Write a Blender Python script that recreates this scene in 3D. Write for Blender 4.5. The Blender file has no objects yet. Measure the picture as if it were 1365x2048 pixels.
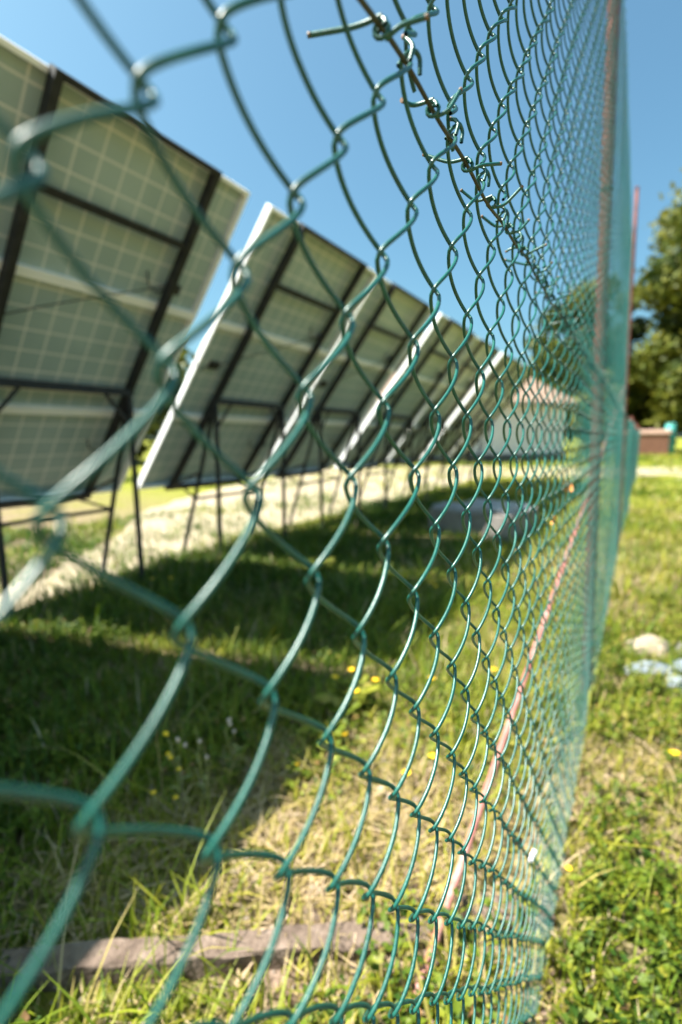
import bpy, bmesh, math, random
import numpy as np
from mathutils import Vector, Matrix

random.seed(7)
rng = np.random.default_rng(11)
scene = bpy.context.scene
COL = scene.collection
PI = math.pi

# ----------------------------------------------------------------- helpers
def tag(o, label=None, cat=None, group=None, kind=None):
    if label: o['label'] = label
    if cat: o['category'] = cat
    if group: o['group'] = group
    if kind: o['kind'] = kind
    return o

def empty(name, loc=(0, 0, 0), rz=0.0):
    o = bpy.data.objects.new(name, None)
    o.empty_display_size = 0.1
    o.location = loc
    o.rotation_euler = (0, 0, rz)
    COL.objects.link(o)
    return o

def link_mesh(name, me, mat, parent=None):
    o = bpy.data.objects.new(name, me)
    COL.objects.link(o)
    if mat is not None:
        if isinstance(mat, (list, tuple)):
            for m in mat: me.materials.append(m)
        else:
            me.materials.append(mat)
    if parent is not None: o.parent = parent
    return o

def copy_tree(o, parent=None):
    c = o.copy()
    COL.objects.link(c)
    c.parent = parent
    for ch in list(o.children):
        copy_tree(ch, c)
    return c

def np_mesh(name, verts, faces, smooth=False, attrs=None):
    """verts (N,3), faces (M,k) with one k"""
    verts = np.asarray(verts, np.float32)
    faces = np.asarray(faces, np.int32)
    me = bpy.data.meshes.new(name)
    n, (m, k) = len(verts), faces.shape
    me.vertices.add(n)
    me.vertices.foreach_set('co', verts.ravel())
    me.loops.add(m * k)
    me.loops.foreach_set('vertex_index', faces.ravel())
    me.polygons.add(m)
    me.polygons.foreach_set('loop_start', np.arange(0, m * k, k, dtype=np.int32))
    me.polygons.foreach_set('loop_total', np.full(m, k, np.int32))
    me.update(calc_edges=True)
    if smooth:
        me.polygons.foreach_set('use_smooth', np.ones(m, bool))
    if attrs:
        for an, av in attrs.items():
            a = me.attributes.new(an, 'FLOAT', 'POINT')
            a.data.foreach_set('value', np.asarray(av, np.float32))
    me.validate()
    return me

class MB:
    """small collector of boxes, bars, tubes for ONE mesh"""
    def __init__(self): self.bm = bmesh.new()
    def box(self, c, s, M=None, bevel=0.0):
        r = bmesh.ops.create_cube(self.bm, size=1.0)
        vs = r['verts']
        bmesh.ops.scale(self.bm, vec=s, verts=vs)
        if bevel > 0:
            es = list({e for v in vs for e in v.link_edges})
            rb = bmesh.ops.bevel(self.bm, geom=es, offset=bevel, segments=1, affect='EDGES', profile=0.5)
            vs = list({v for f in rb['faces'] for v in f.verts} | {v for v in vs if v.is_valid})
        T = Matrix.Translation(Vector(c))
        if M is not None: T = T @ M
        bmesh.ops.transform(self.bm, matrix=T, verts=vs)
        return self
    def bar(self, a, b, w, h=None, up=(0, 0, 1), bevel=0.0):
        a, b = Vector(a), Vector(b)
        h = w if h is None else h
        d = (b - a)
        L = d.length
        y = d.normalized()
        u = Vector(up)
        x = y.cross(u)
        if x.length < 1e-4: x = y.cross(Vector((1, 0, 0)))
        x.normalize()
        z = x.cross(y)
        M = Matrix((x, y, z)).transposed().to_4x4()
        return self.box((a + b) / 2, (w, L, h), M, bevel)
    def tube(self, pts, r, sides=8, caps=True):
        pts = [Vector(p) for p in pts]
        n = len(pts)
        rs = r if isinstance(r, (list, tuple)) else [r] * n
        rings = []
        ref = None
        for i, p in enumerate(pts):
            t = (pts[min(i + 1, n - 1)] - pts[max(i - 1, 0)]).normalized()
            if ref is None:
                ref = t.orthogonal().normalized()
            ref = (ref - t * ref.dot(t)).normalized()
            b = t.cross(ref)
            rings.append([self.bm.verts.new(p + (ref * math.cos(2 * PI * k / sides) + b * math.sin(2 * PI * k / sides)) * rs[i]) for k in range(sides)])
        for i in range(n - 1):
            for k in range(sides):
                f = self.bm.faces.new((rings[i][k], rings[i][(k + 1) % sides], rings[i + 1][(k + 1) % sides], rings[i + 1][k]))
                f.smooth = True
        if caps:
            self.bm.faces.new(list(reversed(rings[0])))
            self.bm.faces.new(rings[-1])
        return self
    def ball(self, c, s, sub=2, rough=0.0, seed=0):
        r = bmesh.ops.create_icosphere(self.bm, subdivisions=sub, radius=1.0)
        rr = random.Random(seed)
        for v in r['verts']:
            if rough: v.co *= 1 + rr.uniform(-rough, rough)
            v.co = Vector(c) + Vector((v.co.x * s[0], v.co.y * s[1], v.co.z * s[2]))
        return self
    def quad(self, *ps):
        self.bm.faces.new([self.bm.verts.new(p) for p in ps])
        return self
    def build(self, name, mat, parent=None):
        me = bpy.data.meshes.new(name)
        bmesh.ops.recalc_face_normals(self.bm, faces=self.bm.faces)
        self.bm.to_mesh(me)
        self.bm.free()
        return link_mesh(name, me, mat, parent)

# value noise for layout (numpy)
def vnoise(x, y, s, seed=0):
    x = np.asarray(x, float) * s + 100.3 * seed
    y = np.asarray(y, float) * s + 57.7 * seed
    xi, yi = np.floor(x), np.floor(y)
    fx, fy = x - xi, y - yi
    fx, fy = fx * fx * (3 - 2 * fx), fy * fy * (3 - 2 * fy)
    def h(a, b):
        v = np.sin(a * 127.1 + b * 311.7 + seed * 74.7) * 43758.5453
        return v - np.floor(v)
    return (h(xi, yi) * (1 - fx) + h(xi + 1, yi) * fx) * (1 - fy) + (h(xi, yi + 1) * (1 - fx) + h(xi + 1, yi + 1) * fx) * fy

def gz(x, y):
    """height of the ground"""
    x = np.asarray(x, float); y = np.asarray(y, float)
    f = np.clip(1 - (np.hypot(x, y) - 12) / 20, 0, 1)
    return ((vnoise(x, y, 1.1, 3) - 0.5) * 0.05 + (vnoise(x, y, 4.0, 5) - 0.5) * 0.018) * f

def gz1(x, y): return float(gz(np.array([x]), np.array([y]))[0])

# --------------------------------------------------------------- materials
def new_mat(name):
    m = bpy.data.materials.new(name)
    m.use_nodes = True
    nt = m.node_tree
    b = nt.nodes['Principled BSDF']
    return m, nt, b

def N(nt, t, **kw):
    n = nt.nodes.new(t)
    for k, v in kw.items():
        if k.startswith('i_'):
            n.inputs[k[2:].replace('_', ' ')].default_value = v
        else:
            setattr(n, k, v)
    return n

def ramp(nt, fac, stops):
    r = nt.nodes.new('ShaderNodeValToRGB')
    el = r.color_ramp.elements
    while len(el) < len(stops): el.new(0.5)
    for e, (p, c) in zip(el, stops):
        e.position = p
        e.color = (*c, 1)
    nt.links.new(fac, r.inputs[0])
    return r

def noise_mat(name, stops, scale=5.0, rough=0.8, detail=6.0, bump=0.0, bscale=None, metallic=0.0, spec=0.5, coord='Object'):
    m, nt, b = new_mat(name)
    tc = N(nt, 'ShaderNodeTexCoord')
    nz = N(nt, 'ShaderNodeTexNoise')
    nz.inputs['Scale'].default_value = scale
    nz.inputs['Detail'].default_value = detail
    nz.inputs['Roughness'].default_value = 0.65
    nt.links.new(tc.outputs[coord], nz.inputs['Vector'])
    r = ramp(nt, nz.outputs['Fac'], stops)
    nt.links.new(r.outputs[0], b.inputs['Base Color'])
    b.inputs['Roughness'].default_value = rough
    b.inputs['Metallic'].default_value = metallic
    b.inputs['Specular IOR Level'].default_value = spec
    if bump:
        n2 = N(nt, 'ShaderNodeTexNoise')
        n2.inputs['Scale'].default_value = bscale or scale * 4
        n2.inputs['Detail'].default_value = 5
        nt.links.new(tc.outputs[coord], n2.inputs['Vector'])
        bp = N(nt, 'ShaderNodeBump')
        bp.inputs['Strength'].default_value = bump
        bp.inputs['Distance'].default_value = 0.02
        nt.links.new(n2.outputs['Fac'], bp.inputs['Height'])
        nt.links.new(bp.outputs[0], b.inputs['Normal'])
    return m

def leaf_mat(name, stops, rough=0.55, trans=0.35, spec=0.3):
    m, nt, b = new_mat(name)
    at = N(nt, 'ShaderNodeAttribute', attribute_name='tint')
    r = ramp(nt, at.outputs['Fac'], stops)
    nt.links.new(r.outputs[0], b.inputs['Base Color'])
    b.inputs['Roughness'].default_value = rough
    b.inputs['Specular IOR Level'].default_value = spec
    tr = N(nt, 'ShaderNodeBsdfTranslucent')
    nt.links.new(r.outputs[0], tr.inputs['Color'])
    mx = N(nt, 'ShaderNodeMixShader')
    mx.inputs[0].default_value = trans
    nt.links.new(b.outputs[0], mx.inputs[1])
    nt.links.new(tr.outputs[0], mx.inputs[2])
    nt.links.new(mx.outputs[0], nt.nodes['Material Output'].inputs['Surface'])
    return m

M = {}
M['pvc'] = noise_mat('green_pvc_wire', [(0.3, (0.001, 0.058, 0.044)), (0.6, (0.003, 0.086, 0.066)), (0.70, (0.014, 0.115, 0.092)), (0.76, (0.10, 0.10, 0.07))], scale=60, rough=0.40, spec=0.5, bump=0.06, bscale=400)
_b = M['pvc'].node_tree.nodes['Principled BSDF']
_b.inputs['Coat Weight'].default_value = 0.28; _b.inputs['Coat Roughness'].default_value = 0.25; _b.inputs['Coat IOR'].default_value = 1.5
_b.inputs['IOR'].default_value = 1.5
M['bare_wire'] = noise_mat('bare_wire_tip', [(0.35, (0.05, 0.075, 0.055)), (0.55, (0.22, 0.11, 0.06)), (0.7, (0.30, 0.24, 0.18))], scale=300, rough=0.6)
M['zinc'] = noise_mat('aged_line_wire', [(0.3, (0.03, 0.028, 0.015)), (0.7, (0.08, 0.07, 0.04))], scale=90, rough=0.5, metallic=0.3)
M['rust'] = noise_mat('rusty_post', [(0.30, (0.045, 0.012, 0.008)), (0.5, (0.13, 0.030, 0.016)), (0.70, (0.17, 0.045, 0.025)), (0.88, (0.26, 0.14, 0.10))], scale=16, rough=0.75, bump=0.3, bscale=120)
M['rust_pale'] = noise_mat('faded_red_tube', [(0.3, (0.24, 0.07, 0.055)), (0.55, (0.36, 0.15, 0.125)), (0.75, (0.52, 0.36, 0.33))], scale=9, rough=0.6, bump=0.2, bscale=90)
M['steel'] = noise_mat('dark_painted_steel', [(0.35, (0.010, 0.011, 0.013)), (0.6, (0.022, 0.023, 0.026)), (0.82, (0.05, 0.035, 0.03))], scale=20, rough=0.6, spec=0.35)
M['alu'] = noise_mat('aluminium_frame', [(0.3, (0.88, 0.87, 0.87)), (0.7, (0.92, 0.91, 0.91))], scale=8, rough=0.40, spec=0.6, metallic=0.0)
M['black'] = noise_mat('black_plastic', [(0.3, (0.012, 0.013, 0.014)), (0.7, (0.03, 0.03, 0.03))], scale=30, rough=0.5)

# back of a glass module: cells in a regular grid, pale lines between them (x,y of the module in metres)
def module_mat():
    m, nt, b = new_mat('module_back_glass')
    tc = N(nt, 'ShaderNodeTexCoord')
    sp = N(nt, 'ShaderNodeSeparateXYZ')
    nt.links.new(tc.outputs['Object'], sp.inputs[0])
    masks = []
    for ax, pitch in (('X', 0.1175), ('Y', 0.1185)):
        d = N(nt, 'ShaderNodeMath', operation='DIVIDE'); d.inputs[1].default_value = pitch
        nt.links.new(sp.outputs[ax], d.inputs[0])
        fr = N(nt, 'ShaderNodeMath', operation='FRACT'); nt.links.new(d.outputs[0], fr.inputs[0])
        s = N(nt, 'ShaderNodeMath', operation='SUBTRACT'); nt.links.new(fr.outputs[0], s.inputs[0]); s.inputs[1].default_value = 0.5
        a = N(nt, 'ShaderNodeMath', operation='ABSOLUTE'); nt.links.new(s.outputs[0], a.inputs[0])
        g = N(nt, 'ShaderNodeMapRange'); nt.links.new(a.outputs[0], g.inputs['Value'])
        g.inputs['From Min'].default_value = 0.448; g.inputs['From Max'].default_value = 0.482
        masks.append(g.outputs[0])
    mx = N(nt, 'ShaderNodeMath', operation='MAXIMUM')
    nt.links.new(masks[0], mx.inputs[0]); nt.links.new(masks[1], mx.inputs[1])
    nz = N(nt, 'ShaderNodeTexNoise'); nz.inputs['Scale'].default_value = 3.0; nz.inputs['Detail'].default_value = 4
    nt.links.new(tc.outputs['Object'], nz.inputs['Vector'])
    cell = ramp(nt, nz.outputs['Fac'], [(0.3, (0.29, 0.375, 0.385)), (0.7, (0.36, 0.45, 0.455))])
    mc = N(nt, 'ShaderNodeMixRGB'); nt.links.new(mx.outputs[0], mc.inputs[0])
    nt.links.new(cell.outputs[0], mc.inputs[1]); mc.inputs[2].default_value = (0.66, 0.66, 0.64, 1)
    nt.links.new(mc.outputs[0], b.inputs['Base Color'])
    b.inputs['Roughness'].default_value = 0.32
    b.inputs['Specular IOR Level'].default_value = 0.4
    tr = N(nt, 'ShaderNodeBsdfTranslucent'); tr.inputs['Color'].default_value = (0.68, 0.68, 0.56, 1)
    ms = N(nt, 'ShaderNodeMixShader')
    tf = N(nt, 'ShaderNodeMapRange'); nt.links.new(mx.outputs[0], tf.inputs['Value'])
    tf.inputs['To Min'].default_value = 0.03; tf.inputs['To Max'].default_value = 0.12
    nt.links.new(tf.outputs[0], ms.inputs[0])
    nt.links.new(b.outputs[0], ms.inputs[1]); nt.links.new(tr.outputs[0], ms.inputs[2])
    nt.links.new(ms.outputs[0], nt.nodes['Material Output'].inputs['Surface'])
    return m
M['module'] = module_mat()
M['concrete'] = noise_mat('grey_concrete', [(0.3, (0.13, 0.12, 0.11)), (0.7, (0.26, 0.24, 0.22))], scale=9, rough=0.9, bump=0.4)
M['pale_slab'] = noise_mat('pale_slab', [(0.3, (0.20, 0.20, 0.22)), (0.7, (0.40, 0.39, 0.40))], scale=12, rough=0.85, bump=0.3)
M['blue_stone'] = noise_mat('blue_grey_stone', [(0.3, (0.14, 0.18, 0.22)), (0.7, (0.32, 0.36, 0.41))], scale=14, rough=0.9, bump=0.4)
M['cream_stone'] = noise_mat('cream_stone', [(0.3, (0.24, 0.18, 0.12)), (0.7, (0.42, 0.35, 0.26))], scale=14, rough=0.9, bump=0.4)
M['plaster'] = noise_mat('white_plaster', [(0.3, (0.56, 0.52, 0.60)), (0.7, (0.68, 0.64, 0.71))], scale=1.2, rough=0.9, bump=0.1)
M['plinth'] = noise_mat('dark_plinth', [(0.3, (0.06, 0.055, 0.05)), (0.7, (0.14, 0.13, 0.12))], scale=3, rough=0.9)
M['roof'] = noise_mat('faded_roof_tiles', [(0.3, (0.36, 0.24, 0.18)), (0.7, (0.50, 0.37, 0.29))], scale=6, rough=0.85, bump=0.3)
M['brick'] = noise_mat('brown_brick', [(0.3, (0.10, 0.045, 0.028)), (0.7, (0.20, 0.09, 0.055))], scale=7, rough=0.9)
M['coping'] = noise_mat('pink_coping', [(0.3, (0.40, 0.24, 0.19)), (0.7, (0.52, 0.35, 0.29))], scale=5, rough=0.85)
M['teal'] = noise_mat('teal_plastic', [(0.3, (0.05, 0.30, 0.28)), (0.7, (0.10, 0.42, 0.40))], scale=4, rough=0.35)
M['navy'] = noise_mat('dark_blue_plastic', [(0.3, (0.012, 0.020, 0.045)), (0.7, (0.025, 0.035, 0.07))], scale=4, rough=0.4)
M['timber'] = noise_mat('weathered_timber', [(0.3, (0.075, 0.050, 0.036)), (0.55, (0.155, 0.112, 0.085)), (0.75, (0.26, 0.20, 0.16))], scale=22, rough=0.9, bump=0.5, bscale=80)
M['bark'] = noise_mat('bark', [(0.3, (0.05, 0.035, 0.022)), (0.7, (0.11, 0.085, 0.06))], scale=8, rough=0.95, bump=0.5)
M['dry_leaf'] = noise_mat('orange_dry_leaf', [(0.3, (0.42, 0.14, 0.02)), (0.7, (0.60, 0.26, 0.05))], scale=60, rough=0.7)
M['petal_white'] = noise_mat('white_petal', [(0.3, (0.70, 0.60, 0.60)), (0.7, (0.82, 0.76, 0.76))], scale=60, rough=0.6)
M['petal_yellow'] = noise_mat('yellow_petal', [(0.3, (0.72, 0.42, 0.005)), (0.7, (0.85, 0.58, 0.01))], scale=80, rough=0.5)
M['seed_head'] = noise_mat('pinkish_seed_head', [(0.3, (0.42, 0.30, 0.24)), (0.7, (0.62, 0.50, 0.42))], scale=120, rough=0.9)
M['stem'] = noise_mat('flower_stem', [(0.3, (0.15, 0.17, 0.04)), (0.7, (0.30, 0.28, 0.10))], scale=40, rough=0.7)
GR = [(0.0, (0.030, 0.080, 0.006)), (0.25, (0.080, 0.145, 0.009)), (0.5, (0.190, 0.230, 0.014)), (0.72, (0.310, 0.290, 0.030)), (0.86, (0.38, 0.285, 0.13)), (1.0, (0.50, 0.385, 0.265))]
M['grass'] = leaf_mat('grass_blades', GR, trans=0.28)
M['weed'] = leaf_mat('weed_leaves', [(0.0, (0.034, 0.080, 0.008)), (0.45, (0.120, 0.170, 0.014)), (0.75, (0.24, 0.25, 0.025)), (0.9, (0.30, 0.26, 0.06)), (1.0, (0.28, 0.16, 0.07))])
M['foliage'] = leaf_mat('tree_leaves', [(0.0, (0.028, 0.050, 0.009)), (0.5, (0.088, 0.108, 0.013)), (1.0, (0.185, 0.18, 0.022))], trans=0.35)
M['foliage_yellow'] = leaf_mat('yellow_green_leaves', [(0.0, (0.07, 0.09, 0.012)), (0.5, (0.15, 0.16, 0.02)), (1.0, (0.24, 0.22, 0.03))], trans=0.3)
M['pebble'] = noise_mat('pebbles', [(0.3, (0.20, 0.16, 0.13)), (0.7, (0.42, 0.35, 0.29))], scale=11, rough=0.9)

# ground sheet: soil, straw and green patches
def ground_mat():
    m, nt, b = new_mat('ground_soil_and_turf')
    tc = N(nt, 'ShaderNodeTexCoord')
    def nz(s, d=6):
        n = N(nt, 'ShaderNodeTexNoise'); n.inputs['Scale'].default_value = s; n.inputs['Detail'].default_value = d
        n.inputs['Roughness'].default_value = 0.7
        nt.links.new(tc.outputs['Object'], n.inputs['Vector']); return n.outputs['Fac']
    soil = ramp(nt, nz(38), [(0.3, (0.07, 0.048, 0.030)), (0.5, (0.22, 0.155, 0.11)), (0.7, (0.44, 0.33, 0.26))])
    turf = ramp(nt, nz(20), [(0.3, (0.09, 0.125, 0.010)), (0.55, (0.21, 0.225, 0.018)), (0.75, (0.32, 0.29, 0.05))])
    sel = ramp(nt, nz(0.9, 8), [(0.46, (0, 0, 0)), (0.66, (1, 1, 1))])
    sp = N(nt, 'ShaderNodeSeparateXYZ'); nt.links.new(tc.outputs['Object'], sp.inputs[0])
    # towards the house the sward is closed, near the fence the soil shows
    far = N(nt, 'ShaderNodeMapRange'); nt.links.new(sp.outputs['Y'], far.inputs['Value'])
    far.inputs['From Min'].default_value = 2.6; far.inputs['From Max'].default_value = 7.0
    far.inputs['To Min'].default_value = 0.0; far.inputs['To Max'].default_value = 0.9
    mm = N(nt, 'ShaderNodeMath', operation='MAXIMUM')
    nt.links.new(sel.outputs[0], mm.inputs[0]); nt.links.new(far.outputs[0], mm.inputs[1])
    mx = N(nt, 'ShaderNodeMixRGB'); nt.links.new(mm.outputs[0], mx.inputs[0])
    nt.links.new(soil.outputs[0], mx.inputs[1]); nt.links.new(turf.outputs[0], mx.inputs[2])
    nt.links.new(mx.outputs[0], b.inputs['Base Color'])
    b.inputs['Roughness'].default_value = 0.95
    b.inputs['Specular IOR Level'].default_value = 0.1
    bp = N(nt, 'ShaderNodeBump'); bp.inputs['Strength'].default_value = 0.8; bp.inputs['Distance'].default_value = 0.03
    nt.links.new(nz(60), bp.inputs['Height']); nt.links.new(bp.outputs[0], b.inputs['Normal'])
    return m
M['ground'] = ground_mat()
M['gravel'] = noise_mat('pale_gravel', [(0.25, (0.20, 0.150, 0.092)), (0.5, (0.34, 0.275, 0.18)), (0.75, (0.48, 0.41, 0.30))], scale=26, rough=0.95, bump=0.7, bscale=120)

# ------------------------------------------------------------------ camera
# the camera stands at (0,0,1) a hand's breadth from the fence, which runs along +Y
F_PX, YAW, PITCH, ROLL = 986.1038, 0.5371, -0.1468, -0.0049
cy, sy, cp, spt = math.cos(YAW), math.sin(YAW), math.cos(PITCH), math.sin(PITCH)
fwd = Vector((-sy * cp, cy * cp, spt)); right = Vector((cy, sy, 0)); up = right.cross(fwd)
cr, sr = math.cos(ROLL), math.sin(ROLL)
r_, u_ = cr * right + sr * up, -sr * right + cr * up
cam = bpy.data.cameras.new('camera')
cam.sensor_fit = 'VERTICAL'; cam.sensor_height = 36.0; cam.sensor_width = 24.0
cam.lens = F_PX / 2048 * 36.0
cam.clip_start = 0.01; cam.clip_end = 2000
cam.dof.use_dof = True
cam.dof.focus_distance = 0.36
cam.dof.aperture_fstop = 3.5
co = bpy.data.objects.new('camera', cam)
co.matrix_world = Matrix(((r_.x, u_.x, -fwd.x, 0), (r_.y, u_.y, -fwd.y, 0), (r_.z, u_.z, -fwd.z, 1.0), (0, 0, 0, 1)))
COL.objects.link(co)
scene.camera = co

# ----------------------------------------------------------- light and sky
SUN = Vector((-0.50, -0.39, 1.0)).normalized()
el = math.asin(SUN.z); az = math.atan2(SUN.x, SUN.y)
w = bpy.data.worlds.new('World'); scene.world = w; w.use_nodes = True
nt = w.node_tree
bg = nt.nodes['Background']
sky = nt.nodes.new('ShaderNodeTexSky'); sky.sky_type = 'NISHITA'; sky.sun_disc = False
sky.sun_elevation = el; sky.sun_rotation = az
sky.altitude = 0; sky.air_density = 1.0; sky.dust_density = 3.4; sky.ozone_density = 2.6
tint = nt.nodes.new('ShaderNodeMixRGB'); tint.blend_type = 'MULTIPLY'; tint.inputs[0].default_value = 1.0
tint.inputs[2].default_value = (0.86, 1.27, 1.20, 1)
nt.links.new(sky.outputs[0], tint.inputs[1]); nt.links.new(tint.outputs[0], bg.inputs[0]); bg.inputs[1].default_value = 0.054
sl = bpy.data.lights.new('sun', 'SUN'); sl.energy = 5.0; sl.angle = math.radians(0.53); sl.color = (1.0, 0.95, 0.86)
so = bpy.data.objects.new('sun', sl); COL.objects.link(so)
so.location = (0, 0, 30)
so.rotation_euler = (-SUN).to_track_quat('-Z', 'Y').to_euler()
scene.view_settings.view_transform = 'Standard'; scene.view_settings.look = 'None'
scene.view_settings.exposure = 1.8; scene.view_settings.gamma = 1.0
scene.cycles.use_denoising = True
scene.cycles.max_bounces = 8
scene.cycles.transparent_max_bounces = 8

# ------------------------------------------------------------------ ground
def grid_mesh(name, xs, ys, zf, z0=0.0):
    X, Y = np.meshgrid(xs, ys)
    V = np.stack([X.ravel(), Y.ravel(), zf(X.ravel(), Y.ravel()) + z0], 1)
    nx, ny = len(xs), len(ys)
    i = np.arange(nx * ny).reshape(ny, nx)
    Fq = np.stack([i[:-1, :-1].ravel(), i[:-1, 1:].ravel(), i[1:, 1:].ravel(), i[1:, :-1].ravel()], 1)
    return np_mesh(name, V, Fq, True)
axx = np.unique(np.concatenate([-np.geomspace(8, 900, 26), np.linspace(-8, 4, 100), np.geomspace(4, 900, 26)]))
axy = np.unique(np.concatenate([-np.geomspace(2, 900, 24), np.linspace(-2, 14, 130), np.geomspace(14, 900, 30)]))
tag(link_mesh('ground', grid_mesh('ground', axx, axy, gz), M['ground']), kind='structure')

# gravel path: runs along the back of the solar tables, then turns across in front of the house
def strip(name, left, right_, mat, dz=0.004, n=70, wob=0.22):
    def resample(P, n):
        P = np.array(P, float); s = np.concatenate([[0], np.cumsum(np.hypot(*np.diff(P, axis=0).T))])
        t = np.linspace(0, s[-1], n); return np.stack([np.interp(t, s, P[:, 0]), np.interp(t, s, P[:, 1])], 1)
    A, B = resample(left, n), resample(right_, n)
    m = 13
    V = []
    for k in range(m):
        f = k / (m - 1)
        P = A * (1 - f) + B * f
        if k in (0, m - 1):
            P = P + (np.stack([vnoise(P[:, 0], P[:, 1], 2.2, 21 + k), vnoise(P[:, 0], P[:, 1], 2.2, 41 + k)], 1) - 0.5) * 2 * wob
        V.append(np.stack([P[:, 0], P[:, 1], gz(P[:, 0], P[:, 1]) + dz], 1))
    V = np.concatenate(V)
    i = np.arange(m * n).reshape(m, n)
    Fq = np.stack([i[:-1, :-1].ravel(), i[:-1, 1:].ravel(), i[1:, 1:].ravel(), i[1:, :-1].ravel()], 1)
    return tag(link_mesh(name, np_mesh(name, V, Fq, True), mat), kind='structure')
PATH_L = [(-3.05, -0.6), (-3.3, 1.1), (-3.98, 2.3), (-4.9, 3.45), (-6.0, 4.65), (-7.1, 6.7), (-8.1, 10.4), (-8.6, 13.2)]
PATH_R = [(-2.62, -0.6), (-2.95, 1.1), (-3.22, 2.0), (-3.36, 2.7), (-3.40, 3.4), (-3.36, 4.3), (-3.34, 8.3), (-3.3, 12.9)]
strip('gravel_path', PATH_L, PATH_R, M['gravel'], n=140)
strip('cross_path', [(-9.0, 15.6), (-4.5, 18.2), (0.4, 19.6), (8, 21.5), (30, 25)], [(-9.0, 12.9), (-3.0, 12.95), (0.4, 14.6), (8, 16.0), (30, 19)], M['gravel'], dz=0.010, n=80, wob=0.3)

def on_path(x, y):
    px = np.interp(y, [p[1] for p in PATH_L], [p[0] for p in PATH_L])
    qx = np.interp(y, [p[1] for p in PATH_R], [p[0] for p in PATH_R])
    a = (x > px) & (x < qx) & (y < 13.2)
    lo = np.interp(x, [-9, -3, .4, 8, 30], [12.9, 12.95, 14.6, 16, 19]); hi = np.interp(x, [-9, -3.5, .4, 8, 30], [17.6, 17.6, 19.6, 21.5, 25])
    return a | ((y > lo) & (y < hi))

def dryness_and_shade(x, y):
    """0 lush, 1 bare and strawy; lowered below the panels to deepen their shadow"""
    d = vnoise(x, y, 1.6, 9) * 0.55 + vnoise(x, y, 5.0, 12) * 0.45
    d = d - 0.17
    d = d + 0.46 * np.exp(-(((x + 0.60) / 0.40) ** 2 + ((y - 0.90) / 0.42) ** 2))
    d = d + 0.12 * np.exp(-(((x + 0.35) / 0.4) ** 2 + ((y - 1.6) / 0.7) ** 2))
    d = d - 0.20 / (1 + np.exp((x + 1.15) * 9)) * (y < 9)  # lush band below the panels, also made less strawy to deepen their shadow
    return np.clip(d, 0, 1)

# ------------------------------------------------------------------- grass
def blades(n, xr, yr, h, wd, seed, lean=0.6, dens_pow=0.0, straw=0.0, dead=False):
    g = np.random.default_rng(seed)
    x = g.uniform(*xr, n)
    u = g.uniform(0, 1, n)
    y = yr[0] + (yr[1] - yr[0]) * u ** (1 + dens_pow)
    # tufts: pull part of the blades to shared centres
    nc = max(30, n // 45)
    ci = g.integers(0, nc, n)
    tx = g.uniform(*xr, nc); ty = yr[0] + (yr[1] - yr[0]) * g.uniform(0, 1, nc) ** (1 + dens_pow)
    tf = g.uniform(0, 1, n) < 0.55
    sp_ = 0.035 * (1 + y / 6)
    x = np.where(tf, tx[ci] + g.normal(0, 1, n) * sp_, x)
    y = np.where(tf, ty[ci] + g.normal(0, 1, n) * sp_, y)
    th = g.uniform(0.5, 1.4, nc)[ci]
    dry = dryness_and_shade(x, y)
    bx, by = x + 0.98, y - 0.345
    al, ac = bx * 0.819 + by * 0.574, -bx * 0.574 + by * 0.819
    nearb = (al > -0.05) & (al < 1.12) & (np.abs(ac + 0.010) < 0.050)
    keep = (~nearb | (g.uniform(0, 1, n) < 0.38)) & (~on_path(x, y) | (g.uniform(0, 1, n) < 0.5 * vnoise(x, y, 1.8, 99))) & (g.uniform(0, 1, n) > (dry - 0.45) * 1.9)
    if dead: keep = ~nearb & ~on_path(x, y) & (g.uniform(0, 1, n) < (dry - 0.24) * 1.7)
    x, y, dry, th, tf = x[keep], y[keep], dry[keep], th[keep], tf[keep]
    n = len(x)
    if dead: dry = dry * 0
    H = h * g.lognormal(0, 0.38, n) * np.where(tf, th, 0.8) * (1.15 - 0.5 * dry)
    L = lean * g.uniform(0.2, 1.3, n)
    a = g.uniform(0, 2 * PI, n)
    W = wd * g.uniform(0.6, 1.4, n)
    base = np.stack([x, y, gz(x, y) - 0.004 + (g.uniform(0, 0.03, n) if dead else 0)], 1)
    dirv = np.stack([np.cos(a), np.sin(a), np.zeros(n)], 1)
    side = np.stack([-np.sin(a), np.cos(a), np.zeros(n)], 1)
    V = []
    for k, (t, wf) in enumerate(((0, 0.8), (0.4, 1.0), (0.75, 0.7), (1.0, 0.08))):
        if dead: p = base + dirv * (H * t)[:, None] + side * (H * 0.12 * math.sin(2.2 * t))[:, None] + np.array([0, 0, 1]) * (H * (0.22 * t - 0.16 * t * t) * L)[:, None]
        else: p = base + dirv * (H * L * t ** 2)[:, None] + np.array([0, 0, 1]) * (H * t * (1 - 0.25 * L * t))[:, None]
        V.append(p - side * (W * wf / 2)[:, None]); V.append(p + side * (W * wf / 2)[:, None])
    V = np.stack(V, 1).reshape(-1, 3)
    b = (np.arange(n) * 8)[:, None]
    Fq = np.concatenate([b + np.array([[0, 1, 3, 2]]), b + np.array([[2, 3, 5, 4]]), b + np.array([[4, 5, 7, 6]])])
    t = 0.25 + 0.48 * vnoise(x, y, 1.3, 31) + g.normal(0, 0.13, n) + 0.42 * (dry - 0.3) + straw - 0.16 / (1 + np.exp((x + 1.15) * 9)) * (y < 9)  # last term darkens blades in the panel shadow band: shade put into the tint
    t = np.where(g.uniform(0, 1, n) < 0.06 + 0.35 * np.clip(dry - 0.4, 0, 1), g.uniform(0.8, 1, n), t)
    if dead: t = g.uniform(0.78, 1.0, n)
    return V, Fq, np.repeat(np.clip(t, 0, 1), 8)

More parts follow.
